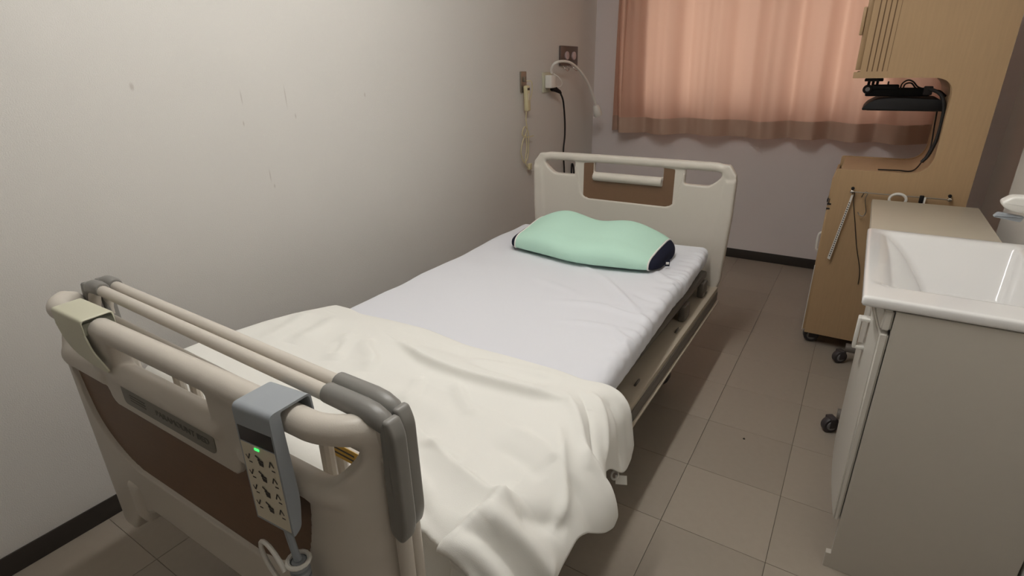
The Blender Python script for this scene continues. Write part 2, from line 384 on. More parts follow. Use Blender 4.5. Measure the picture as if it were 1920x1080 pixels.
def board_sdf(foot):
    out = [(-.524, .80), (-.49, .862), (.49, .862), (.524, .80), (.526, .5), (.52, .38), (.49, .32), (.43, .295), (.36, .30), (.30, .37), (.2, .428), (-.2, .428), (-.30, .37), (-.36, .30), (-.43, .295), (-.49, .32), (-.52, .38), (-.526, .5)]
    if not foot:
        out = [(-.49, .88), (-.46, .92), (.46, .92), (.49, .88), (.49, .70), (.475, .40), (.45, .32), (.40, .31), (-.40, .31), (-.45, .32), (-.475, .40), (-.49, .70)]
    side = rpoly([(.272, .925), (.272, .826), (.385, .826), (.437, .872), (.437, .925)], [.0, .012, .02, .03, .0], 4)
    rail = [(-.472, 0, .70), (-.472, 0, .80), (-.470, 0, .85), (-.461, 0, .882), (-.440, 0, .903), (-.41, 0, .910), (.41, 0, .910), (.440, 0, .903), (.461, 0, .882), (.470, 0, .85), (.472, 0, .80), (.472, 0, .70)]
    rads = [.010, .016, .019, .020, .020, .020, .020, .020, .020, .019, .016, .010]
    if foot:
        rec = rpoly([(-.392, .764), (-.380, .69), (-.355, .60), (-.25, .53), (.25, .53), (.355, .60), (.380, .69), (.392, .764)], [.01, .05, .08, .07, .07, .08, .05, .01], 5)
        ins = rpoly([(-.25, .90), (-.217, .702), (.217, .702), (.25, .90)], [.02, .03, .03, .02], 5)
    else:
        rec = rpoly([(-.272, .896), (-.236, .712), (.236, .712), (.272, .896)], [.004, .05, .05, .004], 6)
    if foot:
        side = rpoly([(.268, .90), (.268, .764), (.415, .764), (.466, .810), (.466, .90)], [.0, .010, .02, .02, .0], 4)
        rail = [(-.505, 0, .68), (-.505, 0, .78), (-.502, 0, .815), (-.488, 0, .842), (-.465, 0, .855), (-.43, 0, .857), (.43, 0, .857), (.465, 0, .855), (.488, 0, .842), (.502, 0, .815), (.505, 0, .78), (.505, 0, .68)]
        rads = [.012, .019, .022, .023, .022, .021, .021, .022, .023, .022, .019, .012]
    def fn(u, w, z):
        # w: outward for the footboard, inward (towards the pillow) for the headboard = the face that is seen
        o2 = sd_poly(u, z, out) - .004
        au = np.abs(u)
        hole = np.minimum(sd_poly(au, z, side), sd_rbox2(u, z, 0, .836 if foot else .876, .172 if not foot else .158, .046 if foot else .038, .010))
        p2 = np.maximum(o2, -hole)
        d = extr(p2, w, .018, .007)
        r2 = sd_poly(u, z, rec)
        if foot:
            r2 = np.maximum(r2, -sd_poly(u, z, ins))
            # lower tube that closes the side openings, and the lip under the middle opening
        rc = np.maximum(r2, .009 - w)
        d = np.maximum(d, -rc)
        if not foot:
            post = extr(np.maximum(sd_poly(au, z, [(.452, .86), (.56, .86), (.56, .34), (.42, .34)]), o2), w, .023, .012)
            d = smin(d, post, .012)
        d = smin(d, sd_chain(u, w, z, rail, rads), .006)
        if foot:
            d = smin(d, sd_chain(au, w, z, [(.235, .004, .751), (.43, .004, .751)], [.0195, .0195]), .006)
            d = smin(d, sd_chain(u, w, z, [(-.17, .007, .777), (.17, .007, .777)], [.0195, .0195]), .006)
        else:
            d = smin(d, np.maximum(sd_chain(u, w, z, [(-.3, .012, .826), (.3, .012, .826)], [.021, .021]), au - .171), .003)
        return d
    return fn, rec
# --- footboard
fnF, recF = board_sdf(True)
def warpF(P): return footmap(P)
foot = netmesh('footboard', fnF, (-.55, -.040, .275), (.55, .040, .89), .0046, m_cream, bed, warpF)
def bent_plate(pts2, w0, w1, name, m, parent, v0, sgn, step=.03, off=0):
    """polygon in (u,z) extruded from w0 to w1 and bent with the board; sliced along u so it can follow the bend"""
    t = bmesh.new(); vs = [t.verts.new((p[0], w0, p[1])) for p in pts2]; fc = t.faces.new(vs)
    umin, umax = min(p[0] for p in pts2), max(p[0] for p in pts2); u = umin + step
    while u < umax:
        bmesh.ops.bisect_plane(t, geom=t.verts[:] + t.edges[:] + t.faces[:], plane_co=(u, 0, 0), plane_no=(1, 0, 0)); u += step
    r_ = bmesh.ops.extrude_face_region(t, geom=t.faces[:]); 
    for v in r_['geom']:
        if isinstance(v, bmesh.types.BMVert): v.co.y = w1
    bmesh.ops.recalc_face_normals(t, faces=t.faces[:])
    for v in t.verts: v.co = Vector(footmap(v.co)[0])
    me = bpy.data.meshes.new(name); t.to_mesh(me); t.free(); o = link(name, me, m, parent, True); me.set_sharp_from_angle(angle=R(35)); return o
brownF = bent_plate([(p[0] * .997, p[1]) for p in recF], .0070, .0100, 'footboard_panel', m_brown, foot, FV, 1)
brownF['label'] = 'brown laminate panel of the footboard'
MB_ = rpoly([(-.156, .762), (-.156, .722), (.154, .722), (.156, .762)], [.006, .012, .016, .008], 4)
np_ = bent_plate(MB_, .0165, .0192, 'nameplate', m_plate, foot, FV, 1); np_['label'] = 'grey nameplate under the handle opening'
def text_part(name, s, size, m, parent, Mx, extrude=.0003, align='CENTER', font_x=1.0):
    cu = bpy.data.curves.new(name, 'FONT'); cu.body = s; cu.size = size; cu.extrude = extrude; cu.align_x = align; cu.align_y = 'CENTER'
    to = bpy.data.objects.new('tmp', cu); C.objects.link(to); dg = bpy.context.evaluated_depsgraph_get(); dg.update()
    me = bpy.data.meshes.new_from_object(to.evaluated_get(dg)); bpy.data.objects.remove(to); me.name = name
    me.transform(Mx); me.materials.clear(); return link(name, me, m, parent)
def foot_text(s_, size, u, z, name):
    p = footmap((u / SSC, .0196, z))[0]
    Mx = Matrix.Translation(Vector(p)) @ Matrix.Rotation(-FBT, 4, 'Y') @ Matrix.Rotation(FBR, 4, 'Z') @ Matrix.Rotation(R(90), 4, 'X') @ Matrix.Scale(1.25, 4, (1, 0, 0))
    return text_part(name, s_, size, m_platetxt, np_, Mx)
foot_text('PARAMOUNT BED', .0165, .052, .7415, 'nameplate_lettering')
lb = MB()
for k in range(3): lb.box(-.0275, .0275, -.0004, .0006, -.007 + k * .006, -.0052 + k * .006)
lb.xf(Matrix.Translation(Vector(footmap((-.098, .0196, .7425))[0])) @ Matrix.Rotation(FBR, 4, 'Z')); lb.build('nameplate_emblem', m_platetxt, np_, False)
# moulded bumper block under the board
MB().box(-.325, -.268, FV - .026, FV + .05, .385, .49, .014, 3).build('corner_bumper', m_cream, bed)
MB().box(.18, .23, FV - .026, FV + .05, .385, .49, .014, 3).build('corner_bumper', m_cream, bed)
# --- headboard
fnH, recH = board_sdf(False)
def warpH(P): return np.stack([P[:, 0], HV - bend(P[:, 0]) * .5 - P[:, 1], P[:, 2]], -1)
head = netmesh('headboard', fnH, (-.53, -.045, .29), (.53, .045, .95), .0055, m_cream, bed, warpH)
hp = MB()
hb = rpoly([(-.270, .893), (-.236, .712), (.236, .712), (.270, .893), (.1745, .893), (.1745, .832), (-.1745, .832), (-.1745, .893)], [.004, .05, .05, .004, 0, .0, .0, 0], 6)
hp.prism([(p[0], p[1]) for p in hb], 'y', HV - .0105, HV - .0075); o = hp.build('headboard_panel', m_brown, head); o['label'] = 'brown laminate panel of the headboard'
# --- frame
for sx, nm in ((1, 'side_rail_beam'), (-1, 'side_rail_beam')):
    q = MB(); a, c = (.37, .478) if sx > 0 else (-.478, -.37)
    q.box(a, c, -1.0, 1.045, .312, .372, .004)
    if sx > 0: q.box(.470, .490, -1.0, 1.045, .300, .308, .002)
    else: q.box(-.490, -.470, -1.0, 1.045, .300, .308, .002)
    beam = q.build(nm, m_frame, bed)
    q = MB(); xx = .4795 if sx > 0 else -.4815
    q.box(xx, xx + .002, -.99, 1.035, .310, .352); q.build('beam_shade_strip', m_framed, beam)  # beam's outer face darkened by a strip, its shade put into colour
    for yy in (.06, .495, .92):
        q = MB(); q.tube(smooth_path([(sx * .447, yy - .012, .372), (sx * .452, yy - .012, .383), (sx * .452, yy + .012, .383), (sx * .447, yy + .012, .372)], 4), .004, 8); q.build('belt_hook', m_framed, beam)
for yy in (-.95, -.3, .35, 1.0): MB().box(-.425, .425, yy - .025, yy + .025, .315, .365, .003).build('cross_member', m_framed, bed)
for (a, c) in ((-.86, -.28), (-.26, .1), (.12, .96)):
    q = MB(); q.box(-.44, .44, a, c, .44, .472, .008); q.box(-.40, -.36, a + .04, c - .04, .366, .441).box(.36, .40, a + .04, c - .04, .366, .441)
    q.build('mattress_deck', m_framed, bed)
for yy in (.62, .90):
    MB().box(.425, .452, yy - .035, yy + .035, .374, .44, .006).build('mattress_stop', m_framed, bed)
q = MB(); q.box(-.36, -.31, -.72, .72, .13, .18, .004).box(.31, .36, -.72, .72, .13, .18, .004).box(-.31, .31, -.72, -.67, .13, .18).box(-.31, .31, .67, .72, .13, .18)
base = q.build('base_frame', m_framed, bed)
for yy in (-.5, .5):
    for xx in (-.25, .25): MB().tube([(xx, yy - .12, .16), (xx, yy + .1, .33)], .022, 8).build('lift_arm', m_framed, bed)
def caster(parent, x, y, rad=.05, wid=.026, rz=0, top=.13, off=.02):
    c_, s_ = math.cos(rz), math.sin(rz)
    Mx = Matrix.Translation((x, y, 0)) @ Matrix.Rotation(rz, 4, 'Z')
    q = MB(); q.lathe([(rad * .62, -wid / 2), (rad * .93, -wid / 2), (rad, -wid / 2 + .004), (rad, wid / 2 - .004), (rad * .93, wid / 2), (rad * .62, wid / 2)], (0, 0, rad), 'y', 24); q.xf(Mx)
    cw = q.build('caster', m_rubber, parent)
    q = MB(); q.lathe([(rad * .2, -wid / 2 - .003), (rad * .6, -wid / 2 - .002), (rad * .62, -wid / 2), (rad * .62, wid / 2), (rad * .6, wid / 2 + .002), (rad * .2, wid / 2 + .003)], (0, 0, rad), 'y', 20); q.xf(Mx)
    q.build('caster_hub', m_hub, cw)
    q = MB(); q.box(-rad * .35, rad * .5 + off, -wid / 2 - .007, -wid / 2 - .003, rad * .75, rad * 2.02, .001).box(-rad * .35, rad * .5 + off, wid / 2 + .003, wid / 2 + .007, rad * .75, rad * 2.02, .001).box(-rad * .35, rad * .5 + off, -wid / 2 - .007, wid / 2 + .007, rad * 1.9, rad * 2.05, .002)
    q.box(off - .008, off + .008, -.008, .008, rad * 2.04, max(top, rad * 2.06)); q.xf(Mx)
    q.build('caster_fork', m_rubber, cw)
    return cw
for sx in (-1, 1):
    for sy in (-1, 1): caster(bed, sx * .335, sy * .69, .058, .03, 0, .132, 0)
# holder behind the footboard that carries the two stored side rails
q = MB(); q.box(-.40, .40, FV + .03, FV + .155, .33, .36, .004); q.box(-.05, .05, FV + .15, FV + .2, .33, .345); q.build('rail_holder', m_framed, bed)

# ------------------------------------------------------------------ the two side rails stored behind the footboard
def side_rail(label, v, zt, sticker):
    Mw = Matrix.Translation(BC) @ Matrix.Rotation(BR, 4, 'Z')
    t = thing('bed_side_rail', label, 'bed rail', Mw @ Vector((-.004 if not sticker else -.015, v, 0)), R(-1.7), 'side rails stored behind the footboard')
    L, r_, zb = .470, .0118, .375
    path = [(-L, 0, zb), (-L, 0, zt - .08)] + [(-L + .065 * (1 - math.cos(a)), 0, zt - .08 + .065 * math.sin(a)) for a in np.linspace(.2, math.pi / 2, 6)]
    path += [(-x, y, z) for (x, y, z) in reversed(path)]
    MB().tube(path, r_, 14).build('rail_frame', m_cream, t)
    zm = zt - (.145 if sticker else .079)
    MB().tube([(-L, 0, zm), (L, 0, zm)], .0095, 12).build('middle_bar', m_cream, t)
    MB().tube([(-L, 0, .48), (L, 0, .48)], .0095, 12).build('lower_bar', m_cream, t)
    for uu_ in (-.425, -.14, .14, .32): MB().tube([(uu_, 0, .48), (uu_, 0, zm)], .0105, 10).build('upright_bar', m_cream, t)
    for s in (-1, 1):
        q = MB(); zc = zt - .0118
        arc = [(s * (.345 if s > 0 else .395), 0, zc), (s * (.348 if s > 0 else .398), 0, zc), (s * (L - .050), 0, zc), (s * (L - .030), 0, zc - .002), (s * (L - .014), 0, zc - .007), (s * (L - .004), 0, zc - .014)]
        q.tube(arc, [.0128, .0150, .0158, .0158, .0150, .012], 16)
        gc = q.build('corner_cap', m_grey, t)
        prof = rpoly([(s * (L - .010), zt - .030), (s * (L - .002), zt - .008), (s * (L + .008), zt - .008), (s * (L + .018), zt - .03), (s * (L + .020), zt - .185), (s * (L + .010), zt - .215), (s * (L - .014), zt - .205)], [.004, .003, .006, .02, .03, .01, .02], 5)
        q = MB(); q.prism(prof, 'y', -.0125, .0125, .005, 3); q.build('cap_blade', m_grey, gc)
    if sticker:
        q = MB(); q.box(.30, .39, -.0112, -.0100, zm - .004, zm + .022); st = q.build('warning_sticker', m_yellow, t, False)
        q = MB()
        for k in range(2): q.box(.31, .37, -.0116, -.0111, zm + .003 + k * .009, zm + .006 + k * .009)
        q.build('sticker_print', m_print, st, False)
    return t
side_rail('cream bed side rail with grey corner caps, nearer the footboard of the two', FV + .060, .905, False)
side_rail('cream bed side rail with grey corner caps, nearer the blanket of the two', FV + .090, .903, True)

# ------------------------------------------------------------------ mattress in its white sheet
def rect_ring(hx, z0, z1, r, n):
    """n points around a rounded rectangle in (x,z)"""
    pts = []; cx = [(hx - r, z1 - r, 0), (-hx + r, z1 - r, 90), (-hx + r, z0 + r, 180), (hx - r, z0 + r, 270)]
    poly = []
    for (x, z, a0) in cx:
        for k in range(9): a = R(a0 + 90 * k / 8); poly.append((x + r * math.cos(a), z + r * math.sin(a)))
    poly = np.array(poly + poly[:1]); sl = np.r_[0, np.cumsum(np.hypot(*np.diff(poly, axis=0).T))]
    s = np.linspace(0, sl[-1], n, endpoint=False); return np.stack([np.interp(s, sl, poly[:, 0]), np.interp(s, sl, poly[:, 1])], -1)
def seg_dist(X, Y, a, b):
    a = np.array(a); b = np.array(b); e = b - a; t = np.clip(((X - a[0]) * e[0] + (Y - a[1]) * e[1]) / (e @ e), 0, 1)
    sd = ((X - a[0]) * -e[1] + (Y - a[1]) * e[0]) / np.hypot(*e)
    return np.hypot(X - a[0] - e[0] * t, Y - a[1] - e[1] * t), t, sd
def snoise(X, Y, sc, seed, n=9):
    rs = np.random.RandomState(seed); o = np.zeros(np.broadcast(X, Y).shape)
    for k in range(n):
        a = rs.rand() * 6.283; fr = sc * (.6 + rs.rand()); o = o + np.sin(fr * (X * math.cos(a) + Y * math.sin(a)) + rs.rand() * 6.283)
    return o / math.sqrt(n)
ny = 300; ys = np.linspace(-.885, .985, ny); rows = []
zt0, zb0, hx0 = .568, .474, .475
for y in ys:
    e = min(y - ys[0], ys[-1] - y); rr_ = .03; k = 0 if e > rr_ else rr_ - math.sqrt(max(rr_ ** 2 - (rr_ - e) ** 2, 0))
    rows.append(np.c_[rect_ring(hx0 - k, zb0 + k, zt0 - k, max(.032 - k, .006), 220)[:, 0], np.full(220, y), rect_ring(hx0 - k, zb0 + k, zt0 - k, max(.032 - k, .006), 220)[:, 1]])
P = np.array(rows)                                     # (ny, nring, 3)
X, Y, Z = P[..., 0], P[..., 1], P[..., 2]
top = np.clip((Z - .54) / .025, 0, 1); rs_ = np.clip((X - .40) / .06, 0, 1); ls_ = np.clip((-X - .40) / .06, 0, 1)
dz = top * (.0022 * snoise(X, Y, 9, 1) + .0012 * snoise(X, Y, 26, 2))
for a, c, am, wd in (((.16, .46), (.50, .06), .007, .014), ((.06, .52), (.22, .38), .004, .016), ((.30, .62), (.50, .42), .005, .018), ((.34, .32), (.48, .26), -.006, .02), ((.1, .1), (.40, .18), .004, .02), ((.2, -.02), (.42, .02), .004, .015), ((-.05, .3), (.2, .2), .003, .02), ((.25, .15), (.46, .12), .005, .014), ((.38, .02), (.49, -.1), .006, .012)):
    d, t, sd = seg_dist(X, Y, a, c); dz = dz + 1.5 * top * am * np.exp(-(d / wd) ** 2) * np.sin(math.pi * np.clip(t, .05, .95))
gath = np.sin(Y * 150 + 2 * np.sin(Y * 23)) * np.exp(-((Y - .68) / .26) ** 2) + .6 * np.sin(Y * 95 + 3 * np.sin(Y * 11))
dx = rs_ * (.004 * np.clip((Z - .49) / .04, .2, 1) * gath + .006 * snoise(Y, Z, 12, 5)) - ls_ * (.005 * snoise(Y, Z, 9, 6))
dz = dz + rs_ * top * .0045 * gath + ls_ * top * .003 * snoise(Y, X, 12, 7)
sag = rs_ * np.clip((.54 - Z) / .06, 0, 1) * (.004 * snoise(Y, Z * 0, 14, 9))
P = np.stack([X + dx, Y, Z + dz + sag], -1)
Mw = np.array(Matrix.Translation((.885, .60, 0)) @ Matrix.Translation((0, .37, 0)) @ Matrix.Rotation(R(1.9), 4, 'Z') @ Matrix.Translation((0, -.37, 0)))
def tobed(P): return P @ Mw[:3, :3].T + Mw[:3, 3]
mt = gridmesh(np.transpose(tobed(P), (1, 0, 2)), m_sheet, 'mattress', closed_u=True)
bm = bmesh.new(); bm.from_mesh(mt.data); bmesh.ops.holes_fill(bm, edges=[e for e in bm.edges if e.is_boundary], sides=0); bmesh.ops.recalc_face_normals(bm, faces=bm.faces[:]); bm.to_mesh(mt.data); bm.free()
tag(mt, 'mattress in a taut white fitted sheet lying on the bed frame', 'mattress')

# ------------------------------------------------------------------ cream blanket bunched over the foot half
na, nb = 300, 280
s = np.linspace(0, 1, na)[:, None] * np.ones((1, nb)); t_ = np.ones((na, 1)) * np.linspace(0, 1, nb)[None, :]
def tab(x, xs, ysv):
    o = np.argsort(xs); xs = np.array(xs)[o]; ysv = np.array(ysv)[o]
    xf = np.linspace(xs[0] - .1, xs[-1] + .1, 400); yf = np.interp(xf, xs, ysv)
    k = np.hanning(31); k /= k.sum(); yf = np.convolve(np.pad(yf, 15, 'edge'), k, 'valid'); return np.interp(x, xf, yf)
XR, XL, YFT = 1.385, .45, -.265
bbot = -.265 - .26
# head-side edge of the blanket, as y over x
xa = XL - .1 + s * (XR - XL + .1 + .24)
ytop = tab(xa, [.35, .45, .50, .61, .78, .96, 1.10, 1.27, 1.36, 1.45, 1.6], [.27, .275, .26, .275, .285, .262, .27, .272, .262, .29, .31])
b_ = ytop + t_ * (bbot - ytop)
LR = tab(b_, [.33, .26, .20, .13, .07, .01, -.05, -.12, -.2, -.3], [.225, .225, .23, .17, .15, .235, .215, .165, .175, .2])
FL = tab(b_, [.33, .2, .1, .04, -.02, -.1, -.2, -.3], [.075, .08, .085, .11, .15, .155, .14, .12])
LL = tab(b_, [.3, .15, 0, -.15, -.3], [.02, .05, .08, .1, .1])
a_ = (XL - LL) + s * (XR + LR - XL + LL)
ea = np.maximum(a_ - XR, 0); el = np.maximum(XL - a_, 0); eb = np.maximum(YFT - b_, 0)
zt_ = .592 + .045 * np.clip((.2 - b_) / .35, 0, 1) * np.clip((.95 - a_) / .5, 0, 1) + .012 * np.clip((.22 - b_) / .2, 0, 1)
ez = np.hypot(np.maximum(ea, el), eb); dirx = np.where(ez > 0, (ea - el) / np.maximum(ez, 1e-9), 0); diry = np.where(ez > 0, -eb / np.maximum(ez, 1e-9), 0)
hmax = np.where(el > 0, .035, FL) * np.abs(dirx) + .045 * np.abs(diry)
rr2 = np.maximum(hmax, .02)
ang_ = np.minimum(ez / rr2, math.pi / 2 * .93)
hh = rr2 * np.sin(ang_); vv = rr2 * (1 - np.cos(ang_)) + np.maximum(ez - rr2 * math.pi / 2 * .93, 0)
hh = hh + np.maximum(ez - rr2 * math.pi / 2 * .93, 0) * .12
X = np.clip(a_, XL, XR) + dirx * hh; Y = np.maximum(b_, YFT) + diry * hh; Z = zt_ - vv
# folds: (from, to, height, width) on the flat cloth; they are added along the surface normal
edge = np.minimum(np.minimum(t_ / .08, 1), 1)
D = .010 * np.minimum(t_ / .10, 1) ** .5
D = D + .0035 * snoise(a_, b_, 10, 21) * edge + .0016 * snoise(a_, b_, 24, 22) * edge
def poly_dist(X, Y, pts, n=6):
    pp = [tuple(q)[:2] for q in smooth_path([(p[0], p[1], 0) for p in pts], n)] if len(pts) > 2 else pts
    best = np.full(X.shape, 9.); tt = np.zeros(X.shape); sg = np.zeros(X.shape); L = len(pp) - 1
    for k in range(L):
        d, t, sd = seg_dist(X, Y, pp[k], pp[k + 1]); m_ = d < best
        best = np.where(m_, d, best); tt = np.where(m_, (k + t) / L, tt); sg = np.where(m_, np.sign(sd), sg)
    return best, tt, sg
# (points, height, width on the left of the path, width on its right)
folds = [([(.828, .156), (.972, .103), (1.125, .096), (1.265, .117), (1.371, .142)], .017, .055, .010),
         ([(.843, .184), (.981, .192), (1.115, .203), (1.244, .202), (1.313, .214)], -.008, .035, .035),
         ([(1.06, .19), (1.17, .215), (1.30, .235)], .007, .020, .020), ([(1.08, .16), (1.2, .165), (1.30, .18)], -.006, .018, .018),
         ([(1.395, -.335), (1.400, -.280), (1.409, -.228), (1.409, -.175)], .022, .009, .040),
         ([(1.412, -.185), (1.392, -.200), (1.336, -.188), (1.275, -.175), (1.2, -.14)], .012, .030, .009),
         ([(1.405, -.262), (1.435, -.250), (1.477, -.235), (1.529, -.226), (1.562, -.218)], .013, .022, .016),
         ([(1.396, -.292), (1.435, -.280), (1.49, -.272), (1.56, -.275)], -.010, .014, .014),
         ([(1.40, -.30), (1.45, -.303), (1.53, -.31)], .009, .012, .016),
         ([(1.44, -.215), (1.48, -.18), (1.521, -.135)], -.009, .020, .020),
         ([(1.351, .168), (1.400, .114), (1.450, .041), (1.49, -.017)], .009, .011, .011), ([(1.375, .19), (1.425, .135), (1.48, .06), (1.53, .0)], -.007, .010, .010), ([(1.40, .21), (1.455, .155), (1.52, .08)], .008, .011, .011),
         ([(1.40, .04), (1.455, -.057), (1.49, -.11), (1.51, -.17)], .009, .014, .010),
         ([(1.42, .23), (1.5, .21), (1.6, .2)], -.007, .016, .016), ([(1.43, .27), (1.52, .265), (1.6, .26)], .008, .014, .014), ([(1.46, .02), (1.55, .0), (1.62, -.01)], .010, .018, .018), ([(1.47, -.06), (1.56, -.08), (1.62, -.09)], -.008, .02, .02),
         ([(1.32, -.01), (1.40, -.035), (1.44, -.05)], .006, .010, .022), ([(1.30, -.08), (1.38, -.09), (1.44, -.11)], -.006, .020, .020),
         ([(.69, .12), (.73, .05), (.78, -.03)], .011, .018, .026), ([(.749, .125), (.80, .07), (.857, .036), (.894, -.02)], .010, .014, .026), ([(.71, .06), (.76, -.01)], -.007, .016, .016),
         ([(.55, .18), (.60, .08), (.62, -.03)], .008, .022, .030), ([(.46, .14), (.52, .05), (.55, -.1)], .008, .025, .03),
         ([(1.108, .064), (1.172, .011), (1.226, -.022)], .006, .012, .018), ([(1.02, .04), (1.05, -.02), (1.06, -.08)], .005, .012, .018), ([(1.183, -.148), (1.269, -.153), (1.327, -.175)], .008, .02, .012),
         ([(.95, -.06), (1.08, -.05), (1.2, -.06)], .005, .03, .03), ([(.80, -.10), (.95, -.14), (1.08, -.2)], .007, .02, .03), ([(1.10, -.20), (1.2, -.22), (1.3, -.26)], .007, .016, .022), ([(1.15, -.25), (1.25, -.265), (1.33, -.29)], -.006, .014, .014)]
for pts, am, wl, wr in folds:
    d, tt, sg = poly_dist(a_, b_, pts)
    wv = np.where(sg > 0, wl, wr); e_ = np.where(np.minimum(wl, wr) < .012, np.exp(-(d / wv) ** 1.35), np.exp(-(d / wv) ** 2))
    D = D + 1.35 * am * e_ * np.clip(np.minimum(tt + .02, 1.02 - tt) * 5, 0, 1) ** .8
# lower layer showing under the folded edge at the foot corner
d, tt, sg = poly_dist(a_, b_, [(1.10, -.285), (1.22, -.297), (1.305, -.302), (1.351, -.309), (1.402, -.318), (1.436, -.328), (1.48, -.345), (1.56, -.37)])
lay = np.where(sg < 0, np.clip(d / .005, 0, 1) * np.exp(-d / .10), 0) * np.clip(np.minimum(tt, 1 - tt) * 8, 0, 1)
D = D - .020 * lay + .006 * np.where(sg > 0, np.exp(-(d / .010) ** 2), 0) * np.clip(np.minimum(tt, 1 - tt) * 8, 0, 1)
P = np.stack([X, Y, Z], -1)
N = np.cross(np.gradient(P, axis=0), np.gradient(P, axis=1)); N /= np.maximum(np.linalg.norm(N, axis=-1, keepdims=True), 1e-9)
N *= np.where(N[na // 2, nb // 3, 2] < 0, -1, 1)
P = P + N * D[..., None]
blanket = gridmesh(P, m_blank, 'blanket', thick=.007)
tag(blanket, 'rumpled cream blanket folded over the foot end of the bed', 'blanket')
q = MB(); q.tube([(1.475 + .008 * math.cos(a), .193 + .008 * math.sin(a), .405 + .006 * math.sin(a)) for a in np.linspace(0, 6.28, 14)[:-1]], .0028, 8, closed=True)
q.build('tag_loop', m_white, blanket)
q = MB(); q.box(-.014, .014, -.011, .011, -.0012, .0012, .0008); q.xf(Matrix.Translation((1.482, .222, .372)) @ Matrix.Rotation(R(25), 4, 'Z') @ Matrix.Rotation(R(35), 4, 'X')); q.build('care_tag', m_white, blanket)

# ------------------------------------------------------------------ pillow
def pillow():
    nu, nv = 160, 72
    u = np.sin(np.linspace(-math.pi / 2, math.pi / 2, nu))[:, None]; v = np.linspace(0, 2 * math.pi, nv, endpoint=False)[None, :]
    hl = .342
    tp = np.maximum(1 - np.abs(u) ** 14, 0) ** .5
    wid = .172 * (.55 + .45 * tp) * (1 - .05 * np.abs(u) ** 3)
    cy, cz = np.cos(v), np.sin(v)
    sy = np.sign(cy) * np.abs(cy) ** .75; sz = np.sign(cz) * np.abs(cz) ** .7
    yy = wid * sy; bk = np.clip(yy / .172, -1, 1); up = np.clip(sz, 0, 1)
    lobe = .100 + .038 * np.exp(-((u + .50) / .34) ** 2) + .022 * np.exp(-((u - .46) / .30) ** 2) - .006 * np.exp(-((u + .02) / .2) ** 2)
    edge = (1 - .45 * np.abs(u) ** 4)
    zt = lobe * edge * (.70 + .30 * np.clip((bk + .5) / 1.1, 0, 1)) * (.30 + .70 * tp) * up
    zb = .020 * np.clip(sz, -1, 0)
    front = np.clip(-bk, 0, 1) * (.034 * np.exp(-((u - .10) / .45) ** 2) - .02 * np.abs(u) ** 3)
    X = u * hl + 0 * v; Y = yy - front
    return np.stack([X, Y, .022 + zt + zb + .004 * snoise(X, Y, 18, 31) * up * tp], -1), u
PP, pu = pillow()
Mp = np.array(Matrix.Translation((.905, 1.280, .571)) @ Matrix.Rotation(R(-1.0), 4, 'Z'))
PP = PP @ Mp[:3, :3].T + Mp[:3, 3]
PP[..., 2] = np.maximum(PP[..., 2], .5765)
lo, hi = 27, 139
pil = gridmesh(np.transpose(PP[lo:hi], (1, 0, 2)), m_mint, 'pillow', closed_u=True)
tag(pil, 'mint green contour pillow with navy ends lying by the headboard', 'pillow')
for (a, c, nm) in ((0, lo + 1, 'navy_end'), (hi - 1, 160, 'navy_end')):
    o = gridmesh(np.transpose(PP[a:c], (1, 0, 2)), m_navy, nm, pil, closed_u=True); o['label'] = 'navy side gusset of the pillow'
    bm = bmesh.new(); bm.from_mesh(o.data); bmesh.ops.holes_fill(bm, edges=[e for e in bm.edges if e.is_boundary], sides=0); bmesh.ops.recalc_face_normals(bm, faces=bm.faces[:]); bm.to_mesh(o.data); bm.free()
for k in (lo, hi - 1):
    MB().tube([tuple(p) for p in PP[k]], .0035, 8, closed=True).build('piping', m_white, pil)
q = MB(); q.tube(smooth_path([tuple(PP[j, 45]) for j in range(lo, hi, 4)], 2), .0025, 6); q.build('seam_piping', m_navy, pil)
q = MB(); q.box(-.009, .009, -.001, .001, -.012, .012, .0006); q.xf(Matrix.Translation((1.262, 1.235, .590)) @ Matrix.Rotation(R(25), 4, 'Z')); lbp = q.build('label_tab', m_navy, pil)
q = MB(); q.box(-.006, .006, -.0016, -.0010, -.004, .006); q.xf(Matrix.Translation((1.262, 1.235, .590)) @ Matrix.Rotation(R(25), 4, 'Z')); q.build('label_print', m_white, lbp, False)

# ------------------------------------------------------------------ hand control hooked over the footboard rail
hc = thing('bed_remote', 'blue-grey bed remote hooked over the footboard rail', 'remote control', tuple(BC + Vector(footmap(((1.205 - BC.x - FBU) / SSC, 0, .857))[0])), FBR)
TILT = Matrix.Rotation(R(-5), 4, 'Y')
prof = rpoly([(-.040, .0255), (.0265, .0265), (.0265, -.006), (.0240, -.006), (.0235, .0230), (-.0235, .0222), (-.0255, -.055), (-.0265, -.115), (-.036, -.158), (-.050, -.165)], [.010, .008, .001, .001, .005, .005, .03, .02, .008, .004], 5)
q = MB(); q.prism(prof, 'x', -.043, .043); body = q.xf(TILT).build('remote_body', m_remote, hc)
q = MB(); q.prism([(-.0418, -.006), (-.040, -.006), (-.041, -.030), (-.0432, -.030)], 'x', -.039, .039); q.xf(TILT).build('display', m_dark, hc)
q = MB(); q.prism([(-.0437, -.032), (-.0420, -.032), (-.0480, -.158), (-.0503, -.158)], 'x', -.039, .039); q.xf(TILT).build('keypad', m_key, hc, False)
q = MB(); q.box(-.006, .004, -.0450, -.0438, -.0375, -.0345); q.xf(TILT).build('indicator_light', m_green, hc, False)
